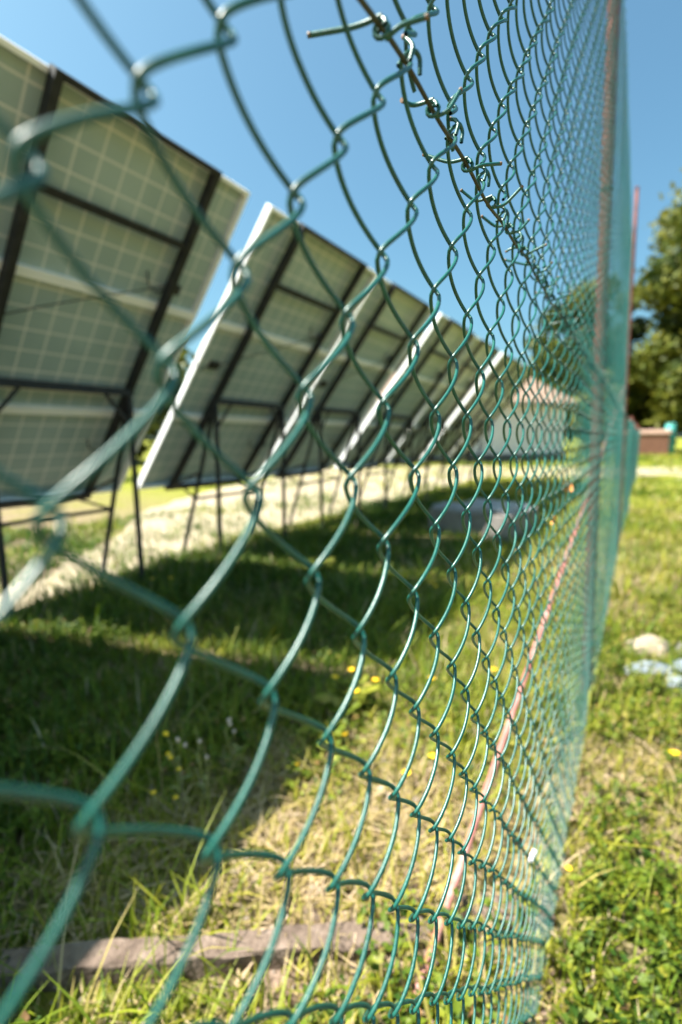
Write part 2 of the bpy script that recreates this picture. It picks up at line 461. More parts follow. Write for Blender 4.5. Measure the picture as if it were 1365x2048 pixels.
def join(parts):
    Vs, Fs, Ts, o = [], [], [], 0
    for V, Fq, T in parts:
        Vs.append(V); Fs.append(Fq + o); Ts.append(T); o += len(V)
    return np.concatenate(Vs), np.concatenate(Fs), np.concatenate(Ts)

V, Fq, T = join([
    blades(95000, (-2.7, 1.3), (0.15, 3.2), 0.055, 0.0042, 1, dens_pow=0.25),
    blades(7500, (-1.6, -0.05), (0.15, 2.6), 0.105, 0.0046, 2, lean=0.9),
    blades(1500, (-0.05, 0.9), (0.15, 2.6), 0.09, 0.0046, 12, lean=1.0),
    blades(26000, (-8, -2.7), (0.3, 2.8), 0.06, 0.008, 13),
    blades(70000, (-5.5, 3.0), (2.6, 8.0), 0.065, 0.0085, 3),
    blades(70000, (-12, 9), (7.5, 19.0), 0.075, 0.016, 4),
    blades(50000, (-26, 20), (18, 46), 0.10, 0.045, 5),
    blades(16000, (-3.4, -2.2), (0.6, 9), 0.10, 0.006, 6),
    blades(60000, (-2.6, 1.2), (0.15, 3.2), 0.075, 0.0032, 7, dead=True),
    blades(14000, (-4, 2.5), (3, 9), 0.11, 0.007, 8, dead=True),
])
me = np_mesh('grass', V, Fq, False, {'tint': T})
tag(link_mesh('grass', me, M['grass']), kind='stuff', label='yellow green grass blades covering the ground both sides of the fence', cat='grass')

def leaves(n, xr, yr, size, hmax, seed, cover=0.5):
    """low weeds: rosettes of small oval leaves"""
    g = np.random.default_rng(seed)
    nc = n // 9
    cx, cyy = g.uniform(*xr, nc), g.uniform(*yr, nc)
    k = vnoise(cx, cyy, 2.3, seed) > (1 - cover)
    k &= ~on_path(cx, cyy) & (dryness_and_shade(cx, cyy) < 0.62)
    cx, cyy = cx[k], cyy[k]; nc = len(cx)
    ci = np.repeat(np.arange(nc), 9); n = len(ci)
    a = g.uniform(0, 2 * PI, n)
    rad = g.uniform(0.2, 1.6, n) * size
    S = size * g.uniform(0.5, 1.2, n) * g.uniform(0.7, 1.3, nc)[ci]
    hh = g.uniform(0.15, 1.0, n) * hmax * g.uniform(0.4, 1.2, nc)[ci]
    x = cx[ci] + np.cos(a) * rad; y = cyy[ci] + np.sin(a) * rad
    c = np.stack([x, y, gz(x, y) + hh], 1)
    tilt = g.uniform(-0.5, 0.7, n)
    d = np.stack([np.cos(a) * np.cos(tilt), np.sin(a) * np.cos(tilt), np.sin(tilt)], 1)
    s = np.stack([-np.sin(a), np.cos(a), g.normal(0, 0.25, n)], 1)
    V = np.stack([c - d * (S * 0.6)[:, None], c - s * (S * 0.42)[:, None] + d * (S * 0.05)[:, None], c + d * (S * 0.65)[:, None], c + s * (S * 0.42)[:, None] + d * (S * 0.05)[:, None]], 1)
    mid = (V[:, 1] + V[:, 3]) / 2 - np.array([0, 0, 1]) * (S * 0.12)[:, None]
    V = np.concatenate([V, mid[:, None]], 1).reshape(-1, 3)
    b = (np.arange(n) * 5)[:, None]
    Fq = np.concatenate([b + np.array([[0, 1, 4]]), b + np.array([[1, 2, 4]]), b + np.array([[2, 3, 4]]), b + np.array([[3, 0, 4]])])
    t = 0.25 + 0.5 * vnoise(x, y, 1.5, 51) + g.normal(0, 0.22, n) - 0.14 / (1 + np.exp((x + 1.15) * 9)) * (y < 9)  # last term paints weed leaves darker where the panel shadow falls
    t = np.where(g.uniform(0, 1, n) < 0.03, 1.0, t)
    return V, Fq, np.repeat(np.clip(t, 0, 1), 5)
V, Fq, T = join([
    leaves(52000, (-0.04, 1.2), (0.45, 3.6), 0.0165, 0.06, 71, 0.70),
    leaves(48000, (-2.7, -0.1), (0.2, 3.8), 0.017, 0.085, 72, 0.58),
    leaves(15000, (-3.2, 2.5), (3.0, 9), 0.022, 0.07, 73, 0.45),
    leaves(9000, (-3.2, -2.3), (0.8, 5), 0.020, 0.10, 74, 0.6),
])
me = np_mesh('ground_weeds', V, Fq, False, {'tint': T})
tag(link_mesh('ground_weeds', me, M['weed']), kind='stuff', label='low clover like weeds among the grass at the foot of the fence', cat='weeds')

# pebbles and crumbs of soil lying in the dry patch and on the path edge
def pebbles():
    g = np.random.default_rng(5)
    n = 2000
    x = np.concatenate([g.normal(-0.55, 0.33, n // 2), g.uniform(-7, -2.6, n // 2)])
    y = np.concatenate([g.normal(0.9, 0.36, n // 2), g.uniform(0.8, 8, n // 2)])
    k = (np.arange(n) < n // 2) | on_path(x, y)
    x, y = x[k], y[k]; n = len(x)
    oct_ = np.array([[1, 0, 0], [0, 1, 0], [-1, 0, 0], [0, -1, 0], [0, 0, 0.75], [0, 0, -0.75], [.6, .6, .3], [-.6, -.6, .35]])
    R = 0.0042 * g.lognormal(0, 0.45, n) * (1 + y / 8)
    a = g.uniform(0, 2 * PI, n)
    P = oct_[None, :6] * g.uniform(0.65, 1.25, (n, 6, 1)) * R[:, None, None]
    c, s = np.cos(a)[:, None], np.sin(a)[:, None]
    P = np.stack([P[..., 0] * c - P[..., 1] * s, P[..., 0] * s + P[..., 1] * c, P[..., 2]], -1)
    P = P + np.stack([x, y, gz(x, y) + R * 0.3], 1)[:, None]
    f = np.array([[0, 1, 4], [1, 2, 4], [2, 3, 4], [3, 0, 4], [1, 0, 5], [2, 1, 5], [3, 2, 5], [0, 3, 5]])
    Fq = (np.arange(n) * 6)[:, None, None] + f[None]
    return P.reshape(-1, 3), Fq.reshape(-1, 3)
V, Fq = pebbles()
tag(link_mesh('pebbles', np_mesh('pebbles', V, Fq, True), M['pebble']), kind='stuff', label='small pale pebbles in the dry patch and on the gravel path', cat='pebbles')

# ------------------------------------------------------------------- fence
U = 0.035            # half a diamond
D, LEAN, S0, Z0, AX = 3.1439 * U, -0.0263, 1.6597, -0.5286, 0.9619
# how far each bend of the slack netting hangs off the regular grid: (column, row, d column, d row)
RES = [(0,0,.01,-.04),(2,0,-.06,-.05),(4,0,-.08,-.01),(6,0,.2,.02),(8,0,.09,.01),(10,0,-.05,-.01),(12,0,-.23,-.05),(14,0,.07,-.02),(16,0,.06,-.01),(1,-1,.02,-.06),(3,-1,-.11,-.03),(5,-1,-.16,.02),(7,-1,.03,.02),(9,-1,.06,0),(11,-1,-.1,.01),(13,-1,.05,-.01),(15,-1,-.05,-.01),(1,1,-.02,.01),(3,1,-.09,-.01),(5,1,-.33,-.09),(7,1,.04,.03),(9,1,.03,0),(11,1,-.2,-.04),(0,2,.05,.05),(2,2,.02,.02),(4,2,.03,.04),(6,2,-.06,-.01),(8,2,0,.04),(10,2,-.11,-.02),(1,3,.13,.1),(3,3,.08,.05),(5,3,.09,.09),(7,3,-.03,.03),(2,4,.15,.09),(4,4,.08,.07),(6,4,-.04,.01),(8,4,.01,.05),(10,4,-.1,0),(3,5,.18,.11),(5,5,.12,.09),(7,5,-.02,.01),(9,5,.06,.06),(11,5,-.07,.02),(4,6,.13,.03),(6,6,-.02,-.03),(0,-2,.14,-.18),(2,-2,-.07,-.03),(4,-2,-.06,0),(6,-2,.18,-.05),(8,-2,.17,-.04),(10,-2,.18,-.04),(12,-2,.03,-.01),(14,-2,.17,.01),(1,-3,.01,.02),(3,-3,-.1,.03),(5,-3,-.03,0),(7,-3,.13,-.02),(9,-3,.13,-.03),(11,-3,-.05,.02),(13,-3,.2,-.02),(2,-4,-.09,.1),(4,-4,-.14,.07),(6,-4,.23,-.08),(8,-4,.18,-.05),(10,-4,.1,-.03),(12,-4,.2,-.02),(5,-5,-.01,.01),(9,-5,.2,-.08)]
RES = np.array(RES)
def sag(c, r):
    shp = c.shape
    c1, r1 = c.ravel(), r.ravel()
    d2 = (c1[:, None] - RES[None, :, 0]) ** 2 + (r1[:, None] - RES[None, :, 1]) ** 2
    k = np.exp(-d2 / (2 * 0.75 ** 2))
    den = k.sum(1) + 0.12
    dc = (k * RES[None, :, 2]).sum(1) / den; dr = (k * RES[None, :, 3]).sum(1) / den
    # slow irregularity everywhere
    j = 1 - np.clip(k.sum(1), 0, 1) * 0.8
    dc += j * ((vnoise(c1, r1, 0.45, 61) - 0.5) * 0.24); dr += j * ((vnoise(c1, r1, 0.45, 62) - 0.5) * 0.16)
    return dc.reshape(shp), dr.reshape(shp)

def fence_pt(c, r, wdepth, bulge=0.0):
    z = U * (Z0 - r)
    return np.stack([-D + LEAN * z + wdepth + bulge, U * (S0 + AX * c), z + 1.0], -1)

def sweep(P, rad, sides):
    """P (W,N,3) centre lines -> verts, quads"""
    W, n, _ = P.shape
    Tn = np.empty_like(P)
    Tn[:, 1:-1] = P[:, 2:] - P[:, :-2]; Tn[:, 0] = P[:, 1] - P[:, 0]; Tn[:, -1] = P[:, -1] - P[:, -2]
    Tn /= np.linalg.norm(Tn, axis=-1, keepdims=True) + 1e-12
    ref = np.cross(Tn[:, 0], np.array([1.0, 0.2, 0.1])); ref /= np.linalg.norm(ref, axis=-1, keepdims=True)
    rings = np.empty((W, n, sides, 3))
    ang = np.arange(sides) * 2 * PI / sides
    for i in range(n):
        t = Tn[:, i]
        ref = ref - t * (ref * t).sum(-1, keepdims=True); ref /= np.linalg.norm(ref, axis=-1, keepdims=True)
        b = np.cross(t, ref)
        rings[:, i] = P[:, i, None] + rad * (np.cos(ang)[None, :, None] * ref[:, None] + np.sin(ang)[None, :, None] * b[:, None])
    idx = np.arange(W * n * sides).reshape(W, n, sides)
    nx = np.roll(idx, -1, 2)
    Fq = np.stack([idx[:, :-1].ravel(), nx[:, :-1].ravel(), nx[:, 1:].ravel(), idx[:, 1:].ravel()], 1)
    return rings.reshape(-1, 3), Fq

AMP_U, AMP_W = 0.5 + 0.080, 0.0056      # half width of a spiral in half diamonds; half depth in metres
WR = 0.00123
def spiral(i, r0, r1, per, umap, amp_w=AMP_W):
    """wires number i (array), rows r0..r1 (half diamonds); wire i spans columns i..i+1"""
    n = int(round((r1 - r0) * per)) + 1
    ph = np.linspace(0, 1, n) * (r1 - r0) + r0
    phi = PI * (ph[None, :] - i[:, None])
    k = 0.955
    sh = np.arcsin(k * np.cos(phi)) / math.asin(k)
    c = i[:, None] + 0.5 - AMP_U * sh
    s_ = np.sin(phi)
    wd = -amp_w * np.sign(s_) * np.abs(s_) ** 0.75
    r = np.repeat(ph[None], len(i), 0)
    return umap(c, r, wd)

def low_map(c, r, wd):
    dc, dr = sag(c, r)
    return fence_pt(c + dc, r + dr, wd, 0.006 * (vnoise(c, r, 0.09, 77) - 0.5))
CS, RS, C0, R0 = 0.945, 0.90, 8.05, -6.53     # grid of the upper roll in units of the lower one
def up_map(c, r, wd):
    cc, rr = C0 + CS * c, R0 + RS * r
    j1 = (vnoise(cc, rr, 0.45, 63) - 0.5) * 0.28; j2 = (vnoise(cc, rr, 0.45, 64) - 0.5) * 0.18
    return fence_pt(cc + j1, rr + j2, wd + 0.001, 0.006 * (vnoise(cc, rr, 0.09, 78) - 0.5))

fence = empty('chain_link_fence', (-D, 0.0, 0.0))
tag(fence, 'tall green chain link fence of two stacked rolls crossing the whole photo up close', 'fence')
def fence_part(name, parts, mat):
    V, Fq, _ = join([(a, b, np.zeros(1)) for a, b in parts])
    V = V - np.array([-D, 0, 0])
    return link_mesh(name, np_mesh(name, V, Fq, True), mat, fence)

CMAX = 146
lower = []
for a, b, per, sd, wr in ((-40, -6, 8, 6, WR), (-6, 20, 14, 8, WR), (20, 50, 10, 6, WR * .94), (50, CMAX, 7, 5, WR * .78)):
    lower.append(sweep(spiral(np.arange(a, b).astype(float), -6.0, 29.0, per, low_map), wr, sd))
upper = []
UTOP = -44
for a, b, per, sd, wr in ((-50, -10, 8, 6, WR), (-10, 14, 14, 8, WR), (14, 46, 10, 6, WR * .92), (46, int((CMAX - C0) / CS), 7, 5, WR * .70)):
    upper.append(sweep(spiral(np.arange(a, b).astype(float), float(UTOP), 0.55, per, up_map), wr, sd))

# selvages along the seam: knuckles of the lower roll, twisted barbs of the upper one
def curve(pts, rad=WR, sides=6, per=5):
    P = np.array(pts, float)
    s = np.concatenate([[0], np.cumsum(np.linalg.norm(np.diff(P, axis=0), axis=1))])
    t = np.linspace(0, s[-1], per * (len(P) - 1) + 1)
    Q = np.stack([np.interp(t, s, P[:, k]) for k in range(3)], 1)
    for _ in range(2): Q[1:-1] = (Q[:-2] + 2 * Q[1:-1] + Q[2:]) / 4
    return Q
def caps_of(Q, rad=WR):
    return Q
tips = MB()
def add_curve(store, pts, rad=WR, sides=6, tip=False):
    Q = curve(pts)
    store.append(sweep(Q[None], rad, sides))
    if tip:
        d = (Q[-1] - Q[-2]); d /= np.linalg.norm(d)
        tips.tube([Vector(Q[-1] - d * 0.0012) - Vector((-D, 0, 0)), Vector(Q[-1] + d * 0.0006) - Vector((-D, 0, 0))], rad * 1.03, 8)
gg = random.Random(3)
ROD_R = -5.86
for c in range(-40, CMAX, 2):
    dc, dr = sag(np.array([[float(c)]]), np.array([[-6.0]]))
    p = fence_pt(np.array(c + dc[0, 0]), np.array(-6.0 + dr[0, 0]), 0.0)
    j = lambda s: gg.uniform(-s, s)
    # one end turned up in a hook over the rod
    q = [p + np.array((-0.003, -0.002, -0.004)), p + np.array((-0.001, 0.002, 0.003)), p + np.array((0.003, 0.0055, 0.0065 + j(.001))), p + np.array((0.004, 0.010, 0.004)), p + np.array((0.0035, 0.0095 + j(.002), -0.003))]
    add_curve(lower, q, tip=False)
    q = [p + np.array((0.003, -0.001, -0.003)), p + np.array((0.0045, 0.000, 0.003)), p + np.array((0.002, 0.001, 0.007)), p + np.array((-0.002, 0.003 + j(.002), 0.0095 + j(.002)))]
    add_curve(lower, q, tip=True)
for k in range(-50, int((CMAX - C0) / CS), 1):
    if k % 2 == 0: continue
    p = up_map(np.array([[float(k)]]), np.array([[0.62]]), np.zeros((1, 1)))[0, 0]
    p[2] = U * (Z0 - ROD_R) + 1.0 + gg.uniform(-.001, .001)
    j = lambda s: gg.uniform(-s, s)
    # both strands come down to the rod
    for sgn in (-1, 1):
        e = up_map(np.array([[k + sgn * 0.055]]), np.array([[0.55]]), np.zeros((1, 1)))[0, 0]
    # a close coil round the rod
    Q = [p + np.array((0.0033 * math.cos(a), (a / (2 * PI) - 0.7) * 0.0032, 0.0033 * math.sin(a))) for a in np.linspace(0, 3 * PI, 17)]
    upper.append(sweep(np.array(Q)[None], WR, 6))
    # two long barbs
    add_curve(upper, [p + np.array((0.001, -0.002, 0.004)), p + np.array((-0.012, -0.004 + j(.003), 0.0045 + j(.003))), p + np.array((-0.025 - j(.011), -0.006 + j(.006), 0.009 + j(.007)))], tip=True)
    add_curve(upper, [p + np.array((0.001, 0.002, -0.003)), p + np.array((0.008, 0.005 + j(.003), 0.000 + j(.002))), p + np.array((0.0175 + j(.006), 0.010 + j(.006), 0.008 + j(.006)))], tip=True)
lower_obj = fence_part('lower_mesh', lower, M['pvc'])
def add_tips(o):
    bm = bmesh.new(); bm.from_mesh(o.data)
    n0 = len(bm.faces)
    tm = bpy.data.meshes.new('tips'); tips.bm.to_mesh(tm); tips.bm.free()
    bm.from_mesh(tm); bm.faces.ensure_lookup_table()
    for f in bm.faces[n0:]: f.material_index = 1
    bm.to_mesh(o.data); bm.free(); bpy.data.meshes.remove(tm)
    o.data.materials.append(M['bare_wire'])
upper_obj = fence_part('upper_mesh', upper, M['pvc'])
add_tips(upper_obj)
# rod between the two rolls
P = np.array([fence_pt(np.array(c), np.array(ROD_R + 0.06 * math.sin(c * 0.7) + 0.04 * math.sin(c * 1.9)), 0.0) for c in np.arange(-40, CMAX, 0.5)])
fence_part('line_wire', [sweep(P[None], 0.0013, 8)], M['zinc'])

def leanx(z): return LEAN * (z - 1.0)
def fence_post(parent, y, x0, z1, r=0.021, lean=1.0, off=Vector((-D, 0, 0)), mat='rust', name='post'):
    mb = MB()
    mb.tube([Vector((-D + x0 + lean * leanx(z), y, z)) - off for z in np.linspace(-0.15, z1, 9)], r, 14)
    # cap and two tie wires
    zc = z1
    mb.tube([Vector((-D + x0 + lean * leanx(zc), y, zc - 0.012)) - off, Vector((-D + x0 + lean * leanx(zc), y, zc + 0.004)) - off], r * 1.12, 14)
    nf = len(mb.bm.faces)
    tw = mb
    for zt in (0.25, 0.7, 1.19, 1.8, 2.4):
        if zt < z1 - 0.05:
            c0 = Vector((-D + x0 + lean * leanx(zt), y, zt)) - off
            for dz in (0, 0.004):
                tw.tube([c0 + Vector((math.cos(a) * (r + .002), math.sin(a) * (r + .002), dz)) for a in np.linspace(0, 2 * PI, 13)], 0.0013, 5, caps=False)
    mb.bm.faces.ensure_lookup_table()
    for f in mb.bm.faces[nf:]: f.material_index = 1
    return mb.build(name, (M[mat], M['pvc']), parent)
fence_post(fence, 1.95, -0.014, 2.95, 0.018)
fence_post(fence, 4.95, 0.006, 3.0, 0.014, lean=0.78)
br = MB()
a = Vector((-0.128, 4.93, 1.42)); b = Vector((-0.270, 0.70, 0.005))
br.tube([(a.lerp(b, t) + Vector((0, 0, 0.006 * math.sin(t * 9)))) - Vector((-D, 0, 0)) for t in np.linspace(-0.02, 1.03, 22)], 0.0086, 10)
br.build('brace', M['rust_pale'], fence)

# the lower fence that carries on behind the last tall post
far = empty('low_chain_link_fence', (-D, 5.0, 0.0))
tag(far, 'lower stretch of green netting continuing beyond the last tall rusty post', 'fence')
def far_map(c, r, wd):
    s = U * 1.0 * c
    y = 5.0 + s
    x = -D + 0.02 + 0.0125 * s + 0.02 * np.sin(s * 0.9)
    return np.stack([x + wd - (-D), y - 5.0, 1.17 - U * r], -1)
parts = [sweep(spiral(np.arange(0, 290).astype(float), 0.0, 33.0, 5, far_map), WR, 4)]
V, Fq, _ = join([(a_, b_, np.zeros(1)) for a_, b_ in parts])
link_mesh('mesh_panel', np_mesh('mesh_panel', V, Fq, True), M['pvc'], far)
for yy in (7.6, 10.3, 13.0, 15.1):
    s = yy - 5.0
    fence_post(far, yy, 0.02 + 0.0125 * s - 0.024, 1.27, 0.02, lean=0.2, off=Vector((-D, 5.0, 0)))

# ------------------------------------------------------------ solar tables
WT = 1.43                                  # width along the row
BOT, TOP = Vector((-3.44, 0, 0.623)), Vector((-2.04, 0, 2.420))
tv = (TOP - BOT); LT = tv.length; tv.normalize()
nb = Vector((tv.z, 0, -tv.x))              # faces the fence and the ground
def pl(t, y, off=0.0): return BOT + tv * (LT * t) + nb * off + Vector((0, y, 0))

def build_table():
    root = empty('solar_panel_table', (-2.9, 0, 0))
    o0 = Vector((-2.9, 0, 0))
    ys = (0.30, 1.14)
    Rm = Matrix((Vector((0, 1, 0)), tv, -nb)).transposed()     # module x = along row, y = up the slope, z = sun side
    fr = [(0.0, 0.3125), (0.3135, 0.6515), (0.6525, 1.0)]
    for k, (t0, t1) in enumerate(fr):
        h = (t1 - t0) * LT
        mb = MB()
        mb.box((WT / 2, h / 2, 0.0), (WT - 0.012, h - 0.012, 0.006))
        o = mb.build('solar_module', M['module'], root)
        o.matrix_local = Matrix.Translation(pl(t0, 0) - o0) @ Rm.to_4x4()
        f = MB()
        fw, fd = 0.022, 0.046
        f.box((WT / 2, fw / 2, -0.012), (WT, fw, fd)); f.box((WT / 2, h - fw / 2, -0.012), (WT, fw, fd))
        f.box((fw / 2, h / 2, -0.0125), (fw, h - 2 * fw, fd)); f.box((WT - fw / 2, h / 2, -0.0125), (fw, h - 2 * fw, fd))
        f.build('module_frame', M['alu'], o)
        j = MB()
        jx = (1.22, 0.17, 1.20)[k]; jy = (0.62, 0.60, 0.16)[k] * h
        j.box((jx, jy, -0.018), (0.085, 0.06, 0.028), bevel=0.004)
        j.tube([(jx - 0.04, jy - 0.01, -0.018), (jx - 0.10, jy - 0.05, -0.022), (jx - 0.17, jy - 0.02, -0.02), (jx - 0.2, jy + 0.05, -0.012)], 0.004, 6)
        j.build('junction_box', M['black'], o)
    L = lambda v: v - o0
    def part(nm, f):
        mb = MB(); f(mb); return mb.build(nm, M['steel'], root)
    bo = 0.058
    for y in ys:
        part('tilted_beam', lambda m: m.bar(L(pl(0.015, y, bo)), L(pl(1.006, y, bo)), 0.036, 0.05, up=nb))
    part('top_rail', lambda m: m.bar(L(pl(1.0, ys[0] + .0185, bo + 0.010)), L(pl(1.0, ys[1] + 0.01, bo + 0.010)), 0.028, 0.040, up=nb))
    part('middle_rail', lambda m: m.bar(L(pl(0.82, ys[0] + .0185, bo)), L(pl(0.82, ys[1] - .0185, bo)), 0.034, 0.030, up=nb))
    part('bottom_rail', lambda m: m.bar(L(pl(0.006, ys[0] - 0.05, bo)), L(pl(0.006, ys[1] + 0.03, bo)), 0.04, 0.03, up=nb))
    zt = 1.297; xl = -2.83
    part('cross_beam', lambda m: m.bar(L(Vector((xl, ys[0] - 0.02, zt))), L(Vector((xl, ys[1] + 0.02, zt))), 0.05, 0.042))
    xb = -3.30
    lowp = lambda y, t=0.566: Vector((xl - 0.01, y, zt - 0.02)).lerp(Vector((xb, y, -0.06)), t)
    for y in ys:
        part('leg', lambda m: m.bar(L(Vector((xl, y, -0.08))), L(Vector((xl, y, zt - 0.022))), 0.026))
        part('leg', lambda m: m.bar(L(Vector((xb - 0.01, y + 0.001, -0.08))), L(Vector((xl - 0.012, y + 0.001, zt - 0.03))), 0.024))
        s = 1 if y < 0.7 else -1
        part('knee_brace', lambda m: m.bar(L(Vector((xl + .001, y + s * 0.17, zt - 0.02))), L(Vector((xl + .001, y + s * 0.012, zt - 0.20))), 0.017))
        part('tie_strut', lambda m: m.bar(L(pl(0.02, y - s * 0.0 + 0.004, bo + .012)), L(lowp(y, 0.40)), 0.016))
        part('corner_brace', lambda m: m.bar(L(lowp(y) + Vector((0.001, 0, 0))), L(pl(0.01, y + s * 0.11, bo + 0.012)), 0.014))
    part('lower_rail', lambda m: m.bar(L(lowp(ys[0])), L(lowp(ys[1])), 0.022))
    cb = MB()
    pts = [L(pl(0.72, 1.18, 0.03)), L(pl(0.70, 1.05, 0.05)), L(pl(0.66, 0.8, 0.075)), L(pl(0.60, 0.5, 0.07)), L(pl(0.52, 0.2, 0.03))]
    cb.tube([Vector(p) for p in curve([tuple(p) for p in pts])], 0.0035, 6)
    cb.build('cable', M['black'], root)
    return root
table = build_table()
TL = ['solar table farthest out of frame behind the camera, casting its shadow at the lower left',
      'solar table just out of frame beside the camera, only its shadow on the grass shows',
      'nearest solar table in view, cut by the left edge of the photo',
      'solar table with the full bright side edge, directly after the nearest one',
      'third solar table from the left edge, behind the mesh in the centre',
      'fourth solar table from the left edge, steeply foreshortened',
      'fifth solar table from the left edge, third from the far end of the row',
      'next to last solar table at the far end of the row',
      'last solar table of the row, closest to the white house']
for k, y0 in enumerate((-2.04, -0.60, 0.965, 2.545, 4.06, 5.60, 7.12, 8.64, 10.16)):
    t = table if k == 0 else copy_tree(table)
    t.location = (-2.9, y0, 0)
    t.rotation_euler = (math.radians((0, 0, .3, -.25, .35, -.3, .2, -.2, .3)[k]), math.radians((0, 0, 0, .4, -.3, .3, -.4, .2, -.3)[k]), math.radians((0, 0, .2, -.3, .4, -.2, .3, -.3, .2)[k]))
    tag(t, TL[k], 'solar panels', 'solar panel tables standing in a row')

# ------------------------------------------------------------------- house
def house():
    a = Vector((-11.2, 15.2, 0)); b = Vector((-2.75, 23.7, 0))
    d = (b - a); Lh = d.length
    ang = math.atan2(d.y, d.x)
    root = empty('white_house', a, ang)       # local x along the wall, local y to the left (away)
    tag(root, 'low white plastered house with a faded tiled roof beyond the solar tables', 'house')
    Dp = 6.0; E = 2.58; Rg = 3.85
    mb = MB()
    bm = mb.bm
    vs = [bm.verts.new(p) for p in ((0, 0, -.1), (Lh, 0, -.1), (Lh, Dp, -.1), (0, Dp, -.1), (0, 0, E), (Lh, 0, E), (Lh, Dp, E), (0, Dp, E), (0, Dp / 2, Rg - .06), (Lh, Dp / 2, Rg - .06))]
    for f in ((0, 1, 5, 4), (2, 3, 7, 6), (1, 2, 6, 9, 5), (3, 0, 4, 8, 7)): bm.faces.new([vs[i] for i in f])
    mb.build('wall', M['plaster'], root)
    mb = MB(); mb.box((Lh / 2, -0.018, 0.12), (Lh + 0.04, 0.034, 0.44)); mb.build('plinth', M['plinth'], root)
    o = 0.35
    mb = MB(); bm = mb.bm
    for sgn in (0, 1):
        y0 = -o if sgn == 0 else Dp + o
        ze = E - (Rg - E) / (Dp / 2) * o + .05
        n = 26
        for i in range(n):           # courses of tiles, each lapping the one below
            f0, f1 = i / n, (i + 1.15) / n
            f1 = min(f1, 1.0)
            p = lambda x, f, dz: (x, y0 + (Dp / 2 - y0) * f, ze + (Rg + .05 - ze) * f + dz)
            v = [bm.verts.new(q) for q in (p(-.3, f0, .05), p(Lh + .3, f0, .05), p(Lh + .3, f1, .02), p(-.3, f1, .02), p(-.3, f0, 0.0), p(Lh + .3, f0, 0.0))]
            bm.faces.new((v[0], v[1], v[2], v[3])); bm.faces.new((v[4], v[5], v[1], v[0]))
    rf = mb.build('roof', M['roof'], root)
    mb = MB(); mb.box((1.8, Dp / 2 + 0.6, Rg + 0.25), (0.5, 0.5, 1.1), bevel=0.02); mb.build('chimney', M['brick'], rf)
    mb = MB(); mb.tube([(-.3, -o - .05, E - .20), (Lh + .3, -o - .05, E - .20)], 0.06, 10); mb.build('gutter', M['concrete'], root)
    mb = MB(); mb.box((7.4, -0.012, 1.62), (0.62, 0.03, 0.20)); vent = mb.build('vent', M['plinth'], root)
    mb = MB()
    for k in range(4): mb.box((7.4, -0.032, 1.545 + k * 0.05), (0.58, 0.012, 0.016))
    mb.build('slat', M['black'], vent)
    # a window and door on the wall facing the camera's side
    mb = MB(); mb.box((-0.01, 2.0, 1.5), (0.05, 1.0, 1.1)); wn = mb.build('window', M['navy'], root)
    mb = MB()
    for y_, z_, w_, h_ in ((2.0, 2.08, 1.12, .06), (2.0, .92, 1.12, .06), (1.47, 1.5, .06, 1.1), (2.53, 1.5, .06, 1.1), (2.0, 1.5, .05, 1.1)): mb.box((-0.03, y_, z_), (0.06, w_, h_))
    mb.build('frame', M['pale_slab'], wn)
house()

# ---------------------------------------------------------- concrete well box
well = empty('concrete_well_box', (-1.36, 5.28, 0), math.radians(-8))
well.scale = (0.88, 0.88, 0.88)
tag(well, 'low square concrete well box in the grass behind the mesh', 'well')
mb = MB()
for cx_, cy_, sx_, sy_ in ((0, -0.42, 1.0, 0.12), (0, 0.42, 1.0, 0.12), (-0.44, 0, 0.12, 0.7201), (0.44, 0, 0.12, 0.7201)):
    mb.box((cx_, cy_, 0.12), (sx_, sy_, 0.36), bevel=0.012)
mb.build('wall', M['concrete'], well)
mb = MB(); mb.box((0, 0, 0.27), (0.74, 0.70, 0.05)); mb.build('cover', M['plinth'], well)
SLABS = [(-0.18, -0.22, 0.318, 0.62, 0.36, 0.045, 6, 'broad pale slab lying on the left half of the well box'),
         (0.24, -0.30, 0.338, 0.40, 0.26, 0.05, -14, 'short tilted white slab on the front right corner of the well box'),
         (0.12, 0.20, 0.335, 0.70, 0.34, 0.04, 11, 'long pale slab across the back of the well box')]
for x, y, z, sx, sy_, sz, rz, lb in SLABS:
    mb = MB(); mb.box((0, 0, 0), (sx, sy_, sz), bevel=0.008)
    rr = random.Random(int(100 * x))
    for v in mb.bm.verts: v.co += Vector((rr.uniform(-.03, .03), rr.uniform(-.03, .03), rr.uniform(-.004, .004)))
    o = mb.build('broken_slab', M['pale_slab'], None)
    o.location = well.matrix_basis @ Vector((x, y, z)); o.scale = (0.88, 0.88, 0.88); o.rotation_euler = (math.radians(3 if rz < 0 else 0), math.radians(2), math.radians(rz - 8))
    tag(o, lb, 'slab', 'slabs on the well box')

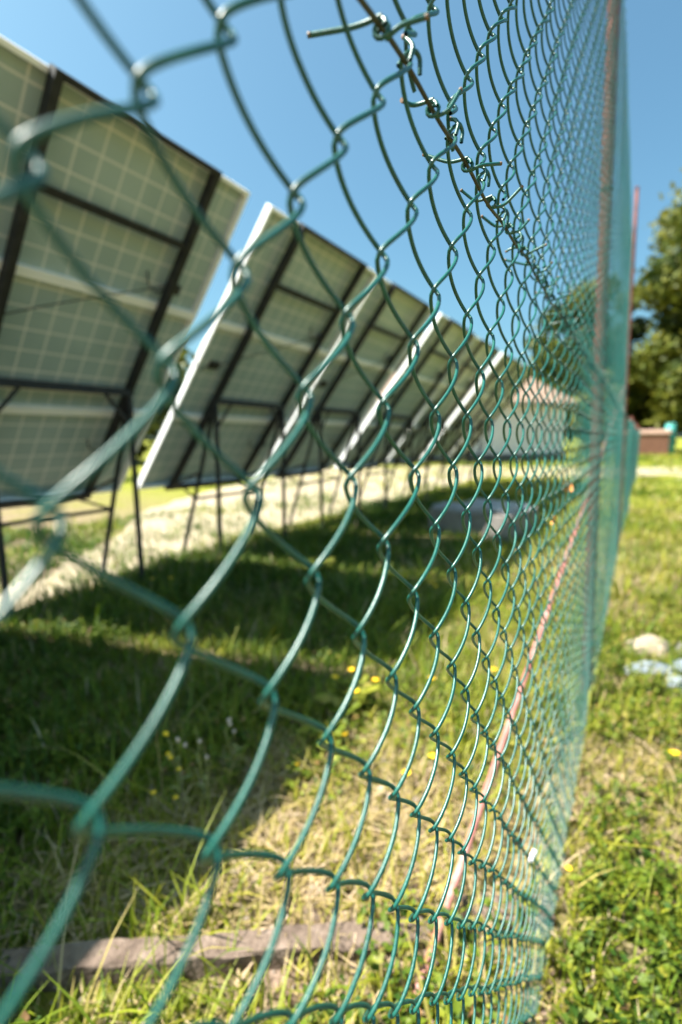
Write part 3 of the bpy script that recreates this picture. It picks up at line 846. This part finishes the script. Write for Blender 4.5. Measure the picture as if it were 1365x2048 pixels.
# --------------------------------------------------------- timbers and rubble
def timber(name, a, b, w, h, lb, seed):
    a, b = Vector(a), Vector(b); d = b - a; L = d.length
    rr = random.Random(seed)
    bm = bmesh.new(); n = 16; rings = []
    for i in range(n + 1):
        x = L * i / n
        e = 0.0025
        ww, hh = w / 2 + rr.uniform(-e, e), h + rr.uniform(-e, e)
        q = [(-ww, 0), (ww, 0), (ww, hh * .93), (ww * .86, hh), (-ww * .86, hh), (-ww, hh * .93)]
        xo = x + (rr.uniform(-.02, .02) if i in (0, n) else 0)
        rings.append([bm.verts.new((xo + rr.uniform(-.008, .008) * (i in (0, n)), p[0] + rr.uniform(-.003, .003), p[1] + rr.uniform(-.003, .003))) for p in q])
    for i in range(n):
        for k in range(6): bm.faces.new((rings[i][k], rings[i + 1][k], rings[i + 1][(k + 1) % 6], rings[i][(k + 1) % 6]))
    bm.faces.new(rings[0]); bm.faces.new(rings[-1][::-1])
    bmesh.ops.recalc_face_normals(bm, faces=bm.faces)
    me = bpy.data.meshes.new(name); bm.to_mesh(me); bm.free()
    o = link_mesh(name, me, M['timber'])
    o.location = a; o.rotation_euler = (0, 0, math.atan2(d.y, d.x))
    tag(o, lb, 'beam', 'old timbers along the foot of the fence')
timber('timber_beam', (-0.98, 0.345, -0.02), (-0.245, 0.86, -0.02), 0.050, 0.046, 'weathered grey timber beam lying in the grass at the bottom left', 1)
timber('timber_beam', (-0.225, 0.91, -0.03), (-0.105, 1.0, -0.035), 0.07, 0.058, 'short sun bleached timber piece seen through the netting at the bottom', 2)

def rock(name, c, s, mat, lb, cat, seed, rough=0.16, group=None):
    mb = MB(); mb.ball((0, 0, 0), s, 3, rough * .35, seed)
    rr = random.Random(seed)
    planes = [Vector((rr.uniform(-1, 1), rr.uniform(-1, 1), rr.uniform(-.2, 1))).normalized() for _ in range(7)]
    for v in mb.bm.verts:                       # facets, as broken stone has
        q = Vector((v.co.x / s[0], v.co.y / s[1], v.co.z / s[2]))
        for p in planes:
            d = q.dot(p) - 0.72
            if d > 0: q -= p * d
        v.co = Vector((q.x * s[0], q.y * s[1], q.z * s[2]))
    o = mb.build(name, M[mat]); o.location = (c[0], c[1], gz1(c[0], c[1]) + c[2])
    o.rotation_euler = (0, 0, rr.uniform(0, 3))
    tag(o, lb, cat, group)
rock('rock', (0.120, 2.64, 0.025), (0.15, 0.11, 0.065), 'cream_stone', 'cream rounded rock topping the rubble on the right grass', 'rock', 4)
rock('rubble_piece', (0.12, 2.38, 0.02), (0.12, 0.07, 0.05), 'blue_stone', 'small blue grey rubble lump in front of the cream rock', 'rubble', 5, group='rubble on the right grass')
rock('rubble_piece', (0.27, 2.22, 0.018), (0.19, 0.10, 0.05), 'blue_stone', 'flat blue grey rubble slab at the right edge of the photo', 'rubble', 6, group='rubble on the right grass')
rock('rubble_piece', (0.29, 2.46, 0.03), (0.13, 0.07, 0.06), 'blue_stone', 'pale blue rubble piece behind the flat slab at the right edge', 'rubble', 7, group='rubble on the right grass')
rock('rubble_piece', (0.30, 2.68, 0.03), (0.09, 0.07, 0.06), 'concrete', 'dull grey rubble piece behind the rest at the right edge', 'rubble', 8, group='rubble on the right grass')

# --------------------------------------------- things far to the right, by the trees
wl = empty('brick_wall', (0.9, 35.0, 0))
tag(wl, 'low brown brick wall with a pinkish coping below the big tree', 'wall')
mb = MB(); mb.box((-0.95, 0, 0.55), (3.3, 0.35, 1.3))
for k in range(9): mb.box((-0.95, -0.178, 0.1 + k * 0.125), (3.3, 0.012, 0.095))
mb.build('brickwork', M['brick'], wl)
mb = MB(); mb.box((-0.95, 0, 1.33), (3.45, 0.55, 0.26), bevel=0.03); mb.build('coping', M['coping'], wl)
br_ = empty('teal_barrel', (1.66, 35.4, 0.35))
tag(br_, 'teal barrel standing beside the end of the brick wall', 'barrel')
mb = MB()
prof = [(0.26, -0.4), (0.29, 0.10), (0.30, 0.4), (0.305, 0.7), (0.30, 1.0), (0.29, 1.3), (0.26, 1.38)]
mb.tube([(0, 0, z) for r, z in prof], [r for r, z in prof], 20); mb.build('body', M['teal'], br_)
mb = MB(); mb.tube([(0, 0, 1.385), (0, 0, 1.46)], 0.275, 20); mb.tube([(0.12, 0, 1.46), (0.12, 0, 1.52)], 0.05, 10); mb.build('lid', M['teal'], br_)
for z in (0.45, 0.95):
    mb = MB(); mb.tube([(0, 0, z - .025), (0, 0, z + .025)], 0.315, 20); mb.build('hoop', M['navy'], br_)
bn = empty('dark_bin', (2.75, 34.6, 0))
tag(bn, 'dark blue bin at the right edge next to the teal barrel', 'bin')
mb = MB(); mb.bm.verts.ensure_lookup_table()
r = bmesh.ops.create_cube(mb.bm, size=1.0)
for v in r['verts']:
    f = 1.0 if v.co.z > 0 else 0.8
    v.co = Vector((v.co.x * 0.62 * f, v.co.y * 0.7 * f, 0.08 + (v.co.z + .5) * 1.0))
mb.build('body', M['navy'], bn)
mb = MB(); mb.box((0, 0, 1.115), (0.68, 0.76, 0.06), bevel=0.02); mb.build('lid', M['navy'], bn)
for s in (-1, 1):
    mb = MB(); mb.tube([(s * .26, .3, .09), (s * .32, .3, .09)], .1, 12); mb.build('wheel', M['black'], bn)

# ------------------------------------------------------------------- trees
def tree(name, loc, H, crown_r, crown_z0, n_leaf, leaf, seed, lb, mat='foliage', trunk_r=0.28, nblob=46, group='trees around the site'):
    g = np.random.default_rng(seed)
    root = empty(name, loc)
    tag(root, lb, 'tree', group)
    rr = random.Random(seed)
    mb = MB()
    zt = H * 0.72
    ax_ = [Vector((0.18 * crown_r * math.sin(z * .5 + seed) * z / H, 0.15 * crown_r * math.cos(z * .4 + seed) * z / H, z)) for z in np.linspace(-0.2, zt, 9)]
    mb.tube(ax_, [trunk_r * (1.25 if i == 0 else 1) * (1 - 0.09 * i) for i in range(9)], 9)
    # blobs of the crown
    zc = (H + crown_z0) / 2; hz = (H - crown_z0) / 2
    C = []
    while len(C) < nblob:
        p = g.uniform(-1, 1, 3)
        d = np.linalg.norm(p)
        if d < 1 and d > 0.35:
            prof_ = 1.0 if p[2] < 0.2 else math.sqrt(max(0.05, 1 - ((p[2] - .2) / .85) ** 2))
            C.append((p[0] * crown_r * 0.86 * prof_, p[1] * crown_r * 0.86 * prof_, zc + p[2] * hz * 0.9))
    C = np.array(C)
    R = crown_r * g.uniform(0.17, 0.36, nblob)
    for k in range(0, nblob, 3):
        q = Vector(C[k]); s = ax_[min(8, max(2, int(q.z / zt * 6)))]
        m_ = s.lerp(q, 0.5) + Vector((0, 0, -0.04 * H))
        mb.tube([s, m_, q], [trunk_r * .33, trunk_r * .2, trunk_r * .07], 5)
    mb.build('trunk', M['bark'], root)
    bi = g.choice(nblob, n_leaf, p=R ** 2 / (R ** 2).sum())
    v = g.normal(0, 1, (n_leaf, 3)); v /= np.linalg.norm(v, axis=1, keepdims=True)
    rad = R[bi] * g.uniform(0, 1, n_leaf) ** 0.4 * (1 + 0.22 * g.normal(0, 1, n_leaf).clip(-1, 2))
    P = C[bi] + v * rad[:, None] * np.array([1, 1, 0.8])
    t1 = g.normal(0, 1, (n_leaf, 3)); t1 /= np.linalg.norm(t1, axis=1, keepdims=True)
    t2 = np.cross(t1, v + g.normal(0, .6, (n_leaf, 3))); t2 /= np.linalg.norm(t2, axis=1, keepdims=True) + 1e-9
    S = (leaf * g.uniform(0.5, 1.3, n_leaf))[:, None]
    V = np.stack([P - t1 * S, P - t2 * S * .55, P + t1 * S, P + t2 * S * .55], 1).reshape(-1, 3)
    Fq = np.arange(n_leaf * 4).reshape(-1, 4)
    tint = np.clip(0.5 + 0.22 * g.normal(0, 1, nblob)[bi] + 0.16 * g.normal(0, 1, n_leaf), 0, 1)
    link_mesh('crown', np_mesh('crown', V, Fq, False, {'tint': np.repeat(tint, 4)}), M[mat], root)
    return root
tree('broadleaf_tree', (5.0, 38.5, 0), 19.4, 6.1, 0.1, 110000, 0.27, 3, 'big broadleaf tree cut by the right edge of the photo', nblob=170)
tree('broadleaf_tree', (-3.1, 41.0, 0), 13.2, 3.6, 0.3, 26000, 0.24, 8, 'tall tree seen through the netting beside the rusty post', nblob=60)
tree('broadleaf_tree', (12.5, 44, 0), 15, 5.5, 0.5, 12000, 0.4, 13, 'shaded tree behind the big tree, out to the right')
tree('broadleaf_tree', (0.9, 47.0, 0), 9.0, 3.4, 0.2, 16000, 0.28, 14, 'darker lower tree filling the gap behind the brick wall')
tree('bushy_shrub', (-1.75, 26.6, 0), 4.2, 1.35, 0.1, 9000, 0.13, 9, 'yellow green shrub growing at the far corner of the white house', mat='foliage_yellow', trunk_r=0.07, nblob=30)
for k, (x, y, h, r_c) in enumerate(((-16, 21, 6.5, 3.4), (-20, 14, 7, 3.8), (-21, 6.5, 6, 3.6), (-13, 29, 8, 4.0), (-6, 40, 9, 4.0), (-19, -1, 6, 3.4))):
    tree('hedge_tree', (x, y, 0), h, r_c, 0.1, 6000, 0.30, 30 + k,
         ['round tree left of the house roof', 'hedge tree behind the middle of the solar row', 'hedge tree seen in the gap below the nearest table', 'tree rising behind the white house', 'tree behind the house and the tall netting', 'hedge tree beyond the left edge of the photo'][k])

# ------------------------------------------------------- wild flowers and weeds
def make_flower(h, seed, name='yellow_flower', mat='petal_yellow', head=0.0065):
    rr = random.Random(seed)
    root = empty(name)
    mb = MB()
    top = Vector((rr.uniform(-.15, .15) * h, rr.uniform(-.15, .15) * h, h))
    mb.tube([Vector((0, 0, -0.01)), top * 0.5 + Vector((0.01, 0, 0)), top], [0.0013, 0.0011, 0.0009], 5)
    mb.build('stem', M['stem'], root)
    hd = MB()
    hd.ball(top, (head * .55, head * .55, head * .45), 1)
    for k in range(12):
        a = k * 2 * PI / 12
        d = Vector((math.cos(a), math.sin(a), 0.25)); s = Vector((-math.sin(a), math.cos(a), 0))
        hd.quad(top + d * head * .3 - s * head * .15, top + d * head * 1.0 - s * head * .28, top + d * head * 1.12 + s * head * .05, top + d * head * .3 + s * head * .2)
    hd.build('flower_head', M[mat], root)
    return root
FL = [(-1.00, 0.79, 0.075, 'yellow flower lowest of the three below the tall stalk'), (-1.005, 0.735, 0.11, 'yellow flower leftmost of the trio below the tall stalk'), (-1.02, 0.80, 0.14, 'yellow flower topmost of the trio below the tall stalk'),
      (-0.89, 1.46, 0.13, 'yellow flower among the leafy weed at the shadow edge, left one'), (-0.84, 1.52, 0.15, 'yellow flower among the leafy weed at the shadow edge, upper one'), (-0.80, 1.42, 0.12, 'yellow flower among the leafy weed at the shadow edge, lower one'), (-0.77, 1.50, 0.13, 'yellow flower among the leafy weed at the shadow edge, right one'),
      (-0.80, 1.09, 0.06, 'single yellow flower on the dry patch near the shadow edge'), (-0.75, 1.27, 0.06, 'single yellow flower hidden behind a wire over the dry grass'), (-0.50, 1.20, 0.06, 'yellow flower half behind the netting in the sunny dry grass'), (-0.46, 1.30, 0.06, 'yellow flower beside the one half behind the netting'),
      (-2.62, 2.02, 0.10, 'yellow flower in the tall weeds by the table legs, left one'), (-2.48, 2.05, 0.12, 'yellow flower in the tall weeds by the table legs, right one'),
      (-1.04, 2.85, 0.10, 'yellow flower in the shadow below the solar row, upper right'), (-0.98, 2.78, 0.10, 'yellow flower just beside the one in the shadow below the solar row'),
      (-0.075, 1.06, 0.09, 'yellow flower right beside the fence edge on the right grass'), (0.16, 1.62, 0.08, 'yellow flower alone in the weeds on the right grass'), (-0.62, 1.72, 0.07, 'yellow flower in the sunny grass between two wires'), (-0.42, 1.9, 0.08, 'yellow flower farther back in the sunny grass')]
for k, (x, y, h, lb) in enumerate(FL):
    f = make_flower(h, k, head=0.0068 if y < 1.2 else 0.009 + 0.0025 * y)
    f.location = (x, y, gz1(x, y)); tag(f, lb, 'flower', 'yellow wild flowers in the grass')

def stalk_plant(loc, h, seed, lb, nyel, nseed):
    rr = random.Random(seed)
    root = empty('wildflower_plant', loc)
    tag(root, lb, 'plant')
    st = MB(); heads = []
    main = [Vector((0.01 * math.sin(3 * t), 0.012 * math.cos(2.4 * t), h * t * .88)) for t in np.linspace(-0.05, 1, 8)]
    st.tube(main, [0.0030 - 0.0011 * i / 7 for i in range(8)], 6)
    for k in range(nyel + nseed):
        s = main[rr.choice((4, 5, 6, 7, 7))]
        a = rr.uniform(0, 6.28)
        e = Vector((s.x + math.cos(a) * rr.uniform(.008, .03), s.y + math.sin(a) * rr.uniform(.008, .03), min(h, s.z + rr.uniform(0.02, 0.06))))
        st.tube([s, s.lerp(e, .5) + Vector((math.cos(a) * .006, math.sin(a) * .006, 0)), e], [.0012, .001, .0008], 5)
        heads.append(e)
    st.build('stem', M['stem'], root)
    for k, e in enumerate(heads):
        mb = MB()
        if k < nyel:
            mb.ball(e, (.0062, .0062, .005), 2, .1, k); mb.build('flower_head', M['petal_yellow'], root)
        else:
            mb.ball(e, (.0052, .0052, .006), 2, .15, k); mb.build('seed_head', M['seed_head'], root)
    for k in range(5):
        s = main[1 + k]; a = rr.uniform(0, 6.28); d = Vector((math.cos(a), math.sin(a), .3)); n_ = Vector((-math.sin(a), math.cos(a), 0))
        mb = MB(); l = rr.uniform(.02, .045)
        mb.quad(s, s + d * l * .5 - n_ * l * .13, s + d * l + Vector((0, 0, -.25 * l)), s + d * l * .5 + n_ * l * .13)
        o = mb.build('leaf', M['stem'], root)
stalk_plant((-1.02, 0.82, 0), 0.215, 1, 'tall stalk with yellow heads and pale seed heads in the shadow at lower left', 4, 3)
stalk_plant((-0.97, 0.86, 0), 0.19, 2, 'thin dry stalk with one pinkish seed head right of the tall flower stalk', 0, 3)
stalk_plant((-0.98, 0.98, 0), 0.18, 5, 'thin dry stalk with faded buds behind the tall flower stalk', 0, 4)

def leafy_weed(loc, R, h, n, seed, lb):
    g = np.random.default_rng(seed)
    root = empty('leafy_weed', loc); tag(root, lb, 'plant', 'leafy weeds at the shadow edge')
    mb = MB(); Vs, Fs, T = [], [], []
    ns = 5
    tops = []
    for k in range(ns):
        a = k * 2 * PI / ns + g.uniform(-.4, .4); tp = Vector((math.cos(a) * R * .7, math.sin(a) * R * .7, h * g.uniform(.6, 1)))
        mb.tube([(0, 0, -.01), tp * .5 + Vector((0, 0, h * .12)), tp], [.002, .0015, .001], 5); tops.append(tp)
    mb.build('stem', M['stem'], root)
    for i in range(n):
        tp = tops[i % ns] * float(g.uniform(.25, 1.0)); a = g.uniform(0, 2 * PI); S = R * g.uniform(.16, .32)
        c = np.array(tp) + np.array([math.cos(a), math.sin(a), g.uniform(-.2, .3)]) * S
        d = np.array([math.cos(a), math.sin(a), g.uniform(-.4, .5)]); s = np.array([-math.sin(a), math.cos(a), g.uniform(-.3, .3)])
        o = len(Vs) * 6
        ring = [c - d * S, c - d * S * .3 + s * S * .62, c + d * S * .5 + s * S * .5, c + d * S, c + d * S * .5 - s * S * .5, c - d * S * .3 - s * S * .62]
        Vs.append(ring); Fs += [(o, o + 1, o + 2, o + 3), (o, o + 3, o + 4, o + 5)]; T += [float(np.clip(g.normal(.62, .16), 0, .95))] * 6
    link_mesh('leaves', np_mesh('leaves', np.concatenate(Vs), np.array(Fs), False, {'tint': T}), M['weed'], root)
leafy_weed((-0.85, 1.46, 0), .11, .13, 60, 1, 'bright leafy weed clump with yellow flowers at the edge of the panel shadow')
leafy_weed((-0.82, 1.27, 0), .08, .09, 34, 2, 'smaller pale leafy weed left of a node of the netting below the flowering clump')
leafy_weed((-1.22, 1.56, 0), .07, .16, 26, 3, 'upright sunlit leafy stem standing inside the panel shadow')
leafy_weed((-1.95, 2.98, 0), .13, .15, 50, 4, 'leafy weed tuft catching the light strip between two panel shadows')
leafy_weed((0.20, 1.08, 0), .07, .07, 36, 5, 'broad leafy weed in the grass at the lower right')

# ------------------------------------------------------ bits caught in the netting
def dry_leaf(p, s, seed, lb):
    rr = random.Random(seed)
    bm = bmesh.new()
    n = 7; L, Rr = [], []
    for i in range(n):
        t = i / (n - 1); wdt = math.sin(PI * t) ** .8 * .38 * s + 0.0004
        z = s * (t - .5); bend = .18 * s * math.sin(PI * t)
        L.append(bm.verts.new((bend, -wdt, z))); Rr.append(bm.verts.new((bend + .12 * s * math.sin(5 * t), wdt, z)))
    for i in range(n - 1): bm.faces.new((L[i], Rr[i], Rr[i + 1], L[i + 1]))
    me = bpy.data.meshes.new('dry_leaf'); bm.to_mesh(me); bm.free()
    o = link_mesh('dry_leaf', me, M['dry_leaf'])
    sd = o.modifiers.new('thickness', 'SOLIDIFY'); sd.thickness = 0.0004
    o.location = p; o.rotation_euler = (rr.uniform(-1, 1), rr.uniform(-.4, .4), rr.uniform(0, 3))
    tag(o, lb, 'leaf', 'dry leaves caught in the netting')
dry_leaf((-0.112, 1.085, 0.905), 0.030, 1, 'orange dry leaf caught in the netting, the upper one')
dry_leaf((-0.110, 0.86, 0.868), 0.020, 2, 'small orange dry leaf caught in the netting, the lower one')
mb = MB()
for k in range(4): mb.ball((0.0005 * k, 0.006 * k - .009, 0.003 * math.sin(k * 2)), (.0035, .0045, .0035), 2, .12, k)
o = mb.build('blossom_tuft', M['petal_white']); o.location = (-0.088, 0.68, 0.406)
tag(o, 'tiny whitish blossom tuft caught low in the netting', 'blossom')
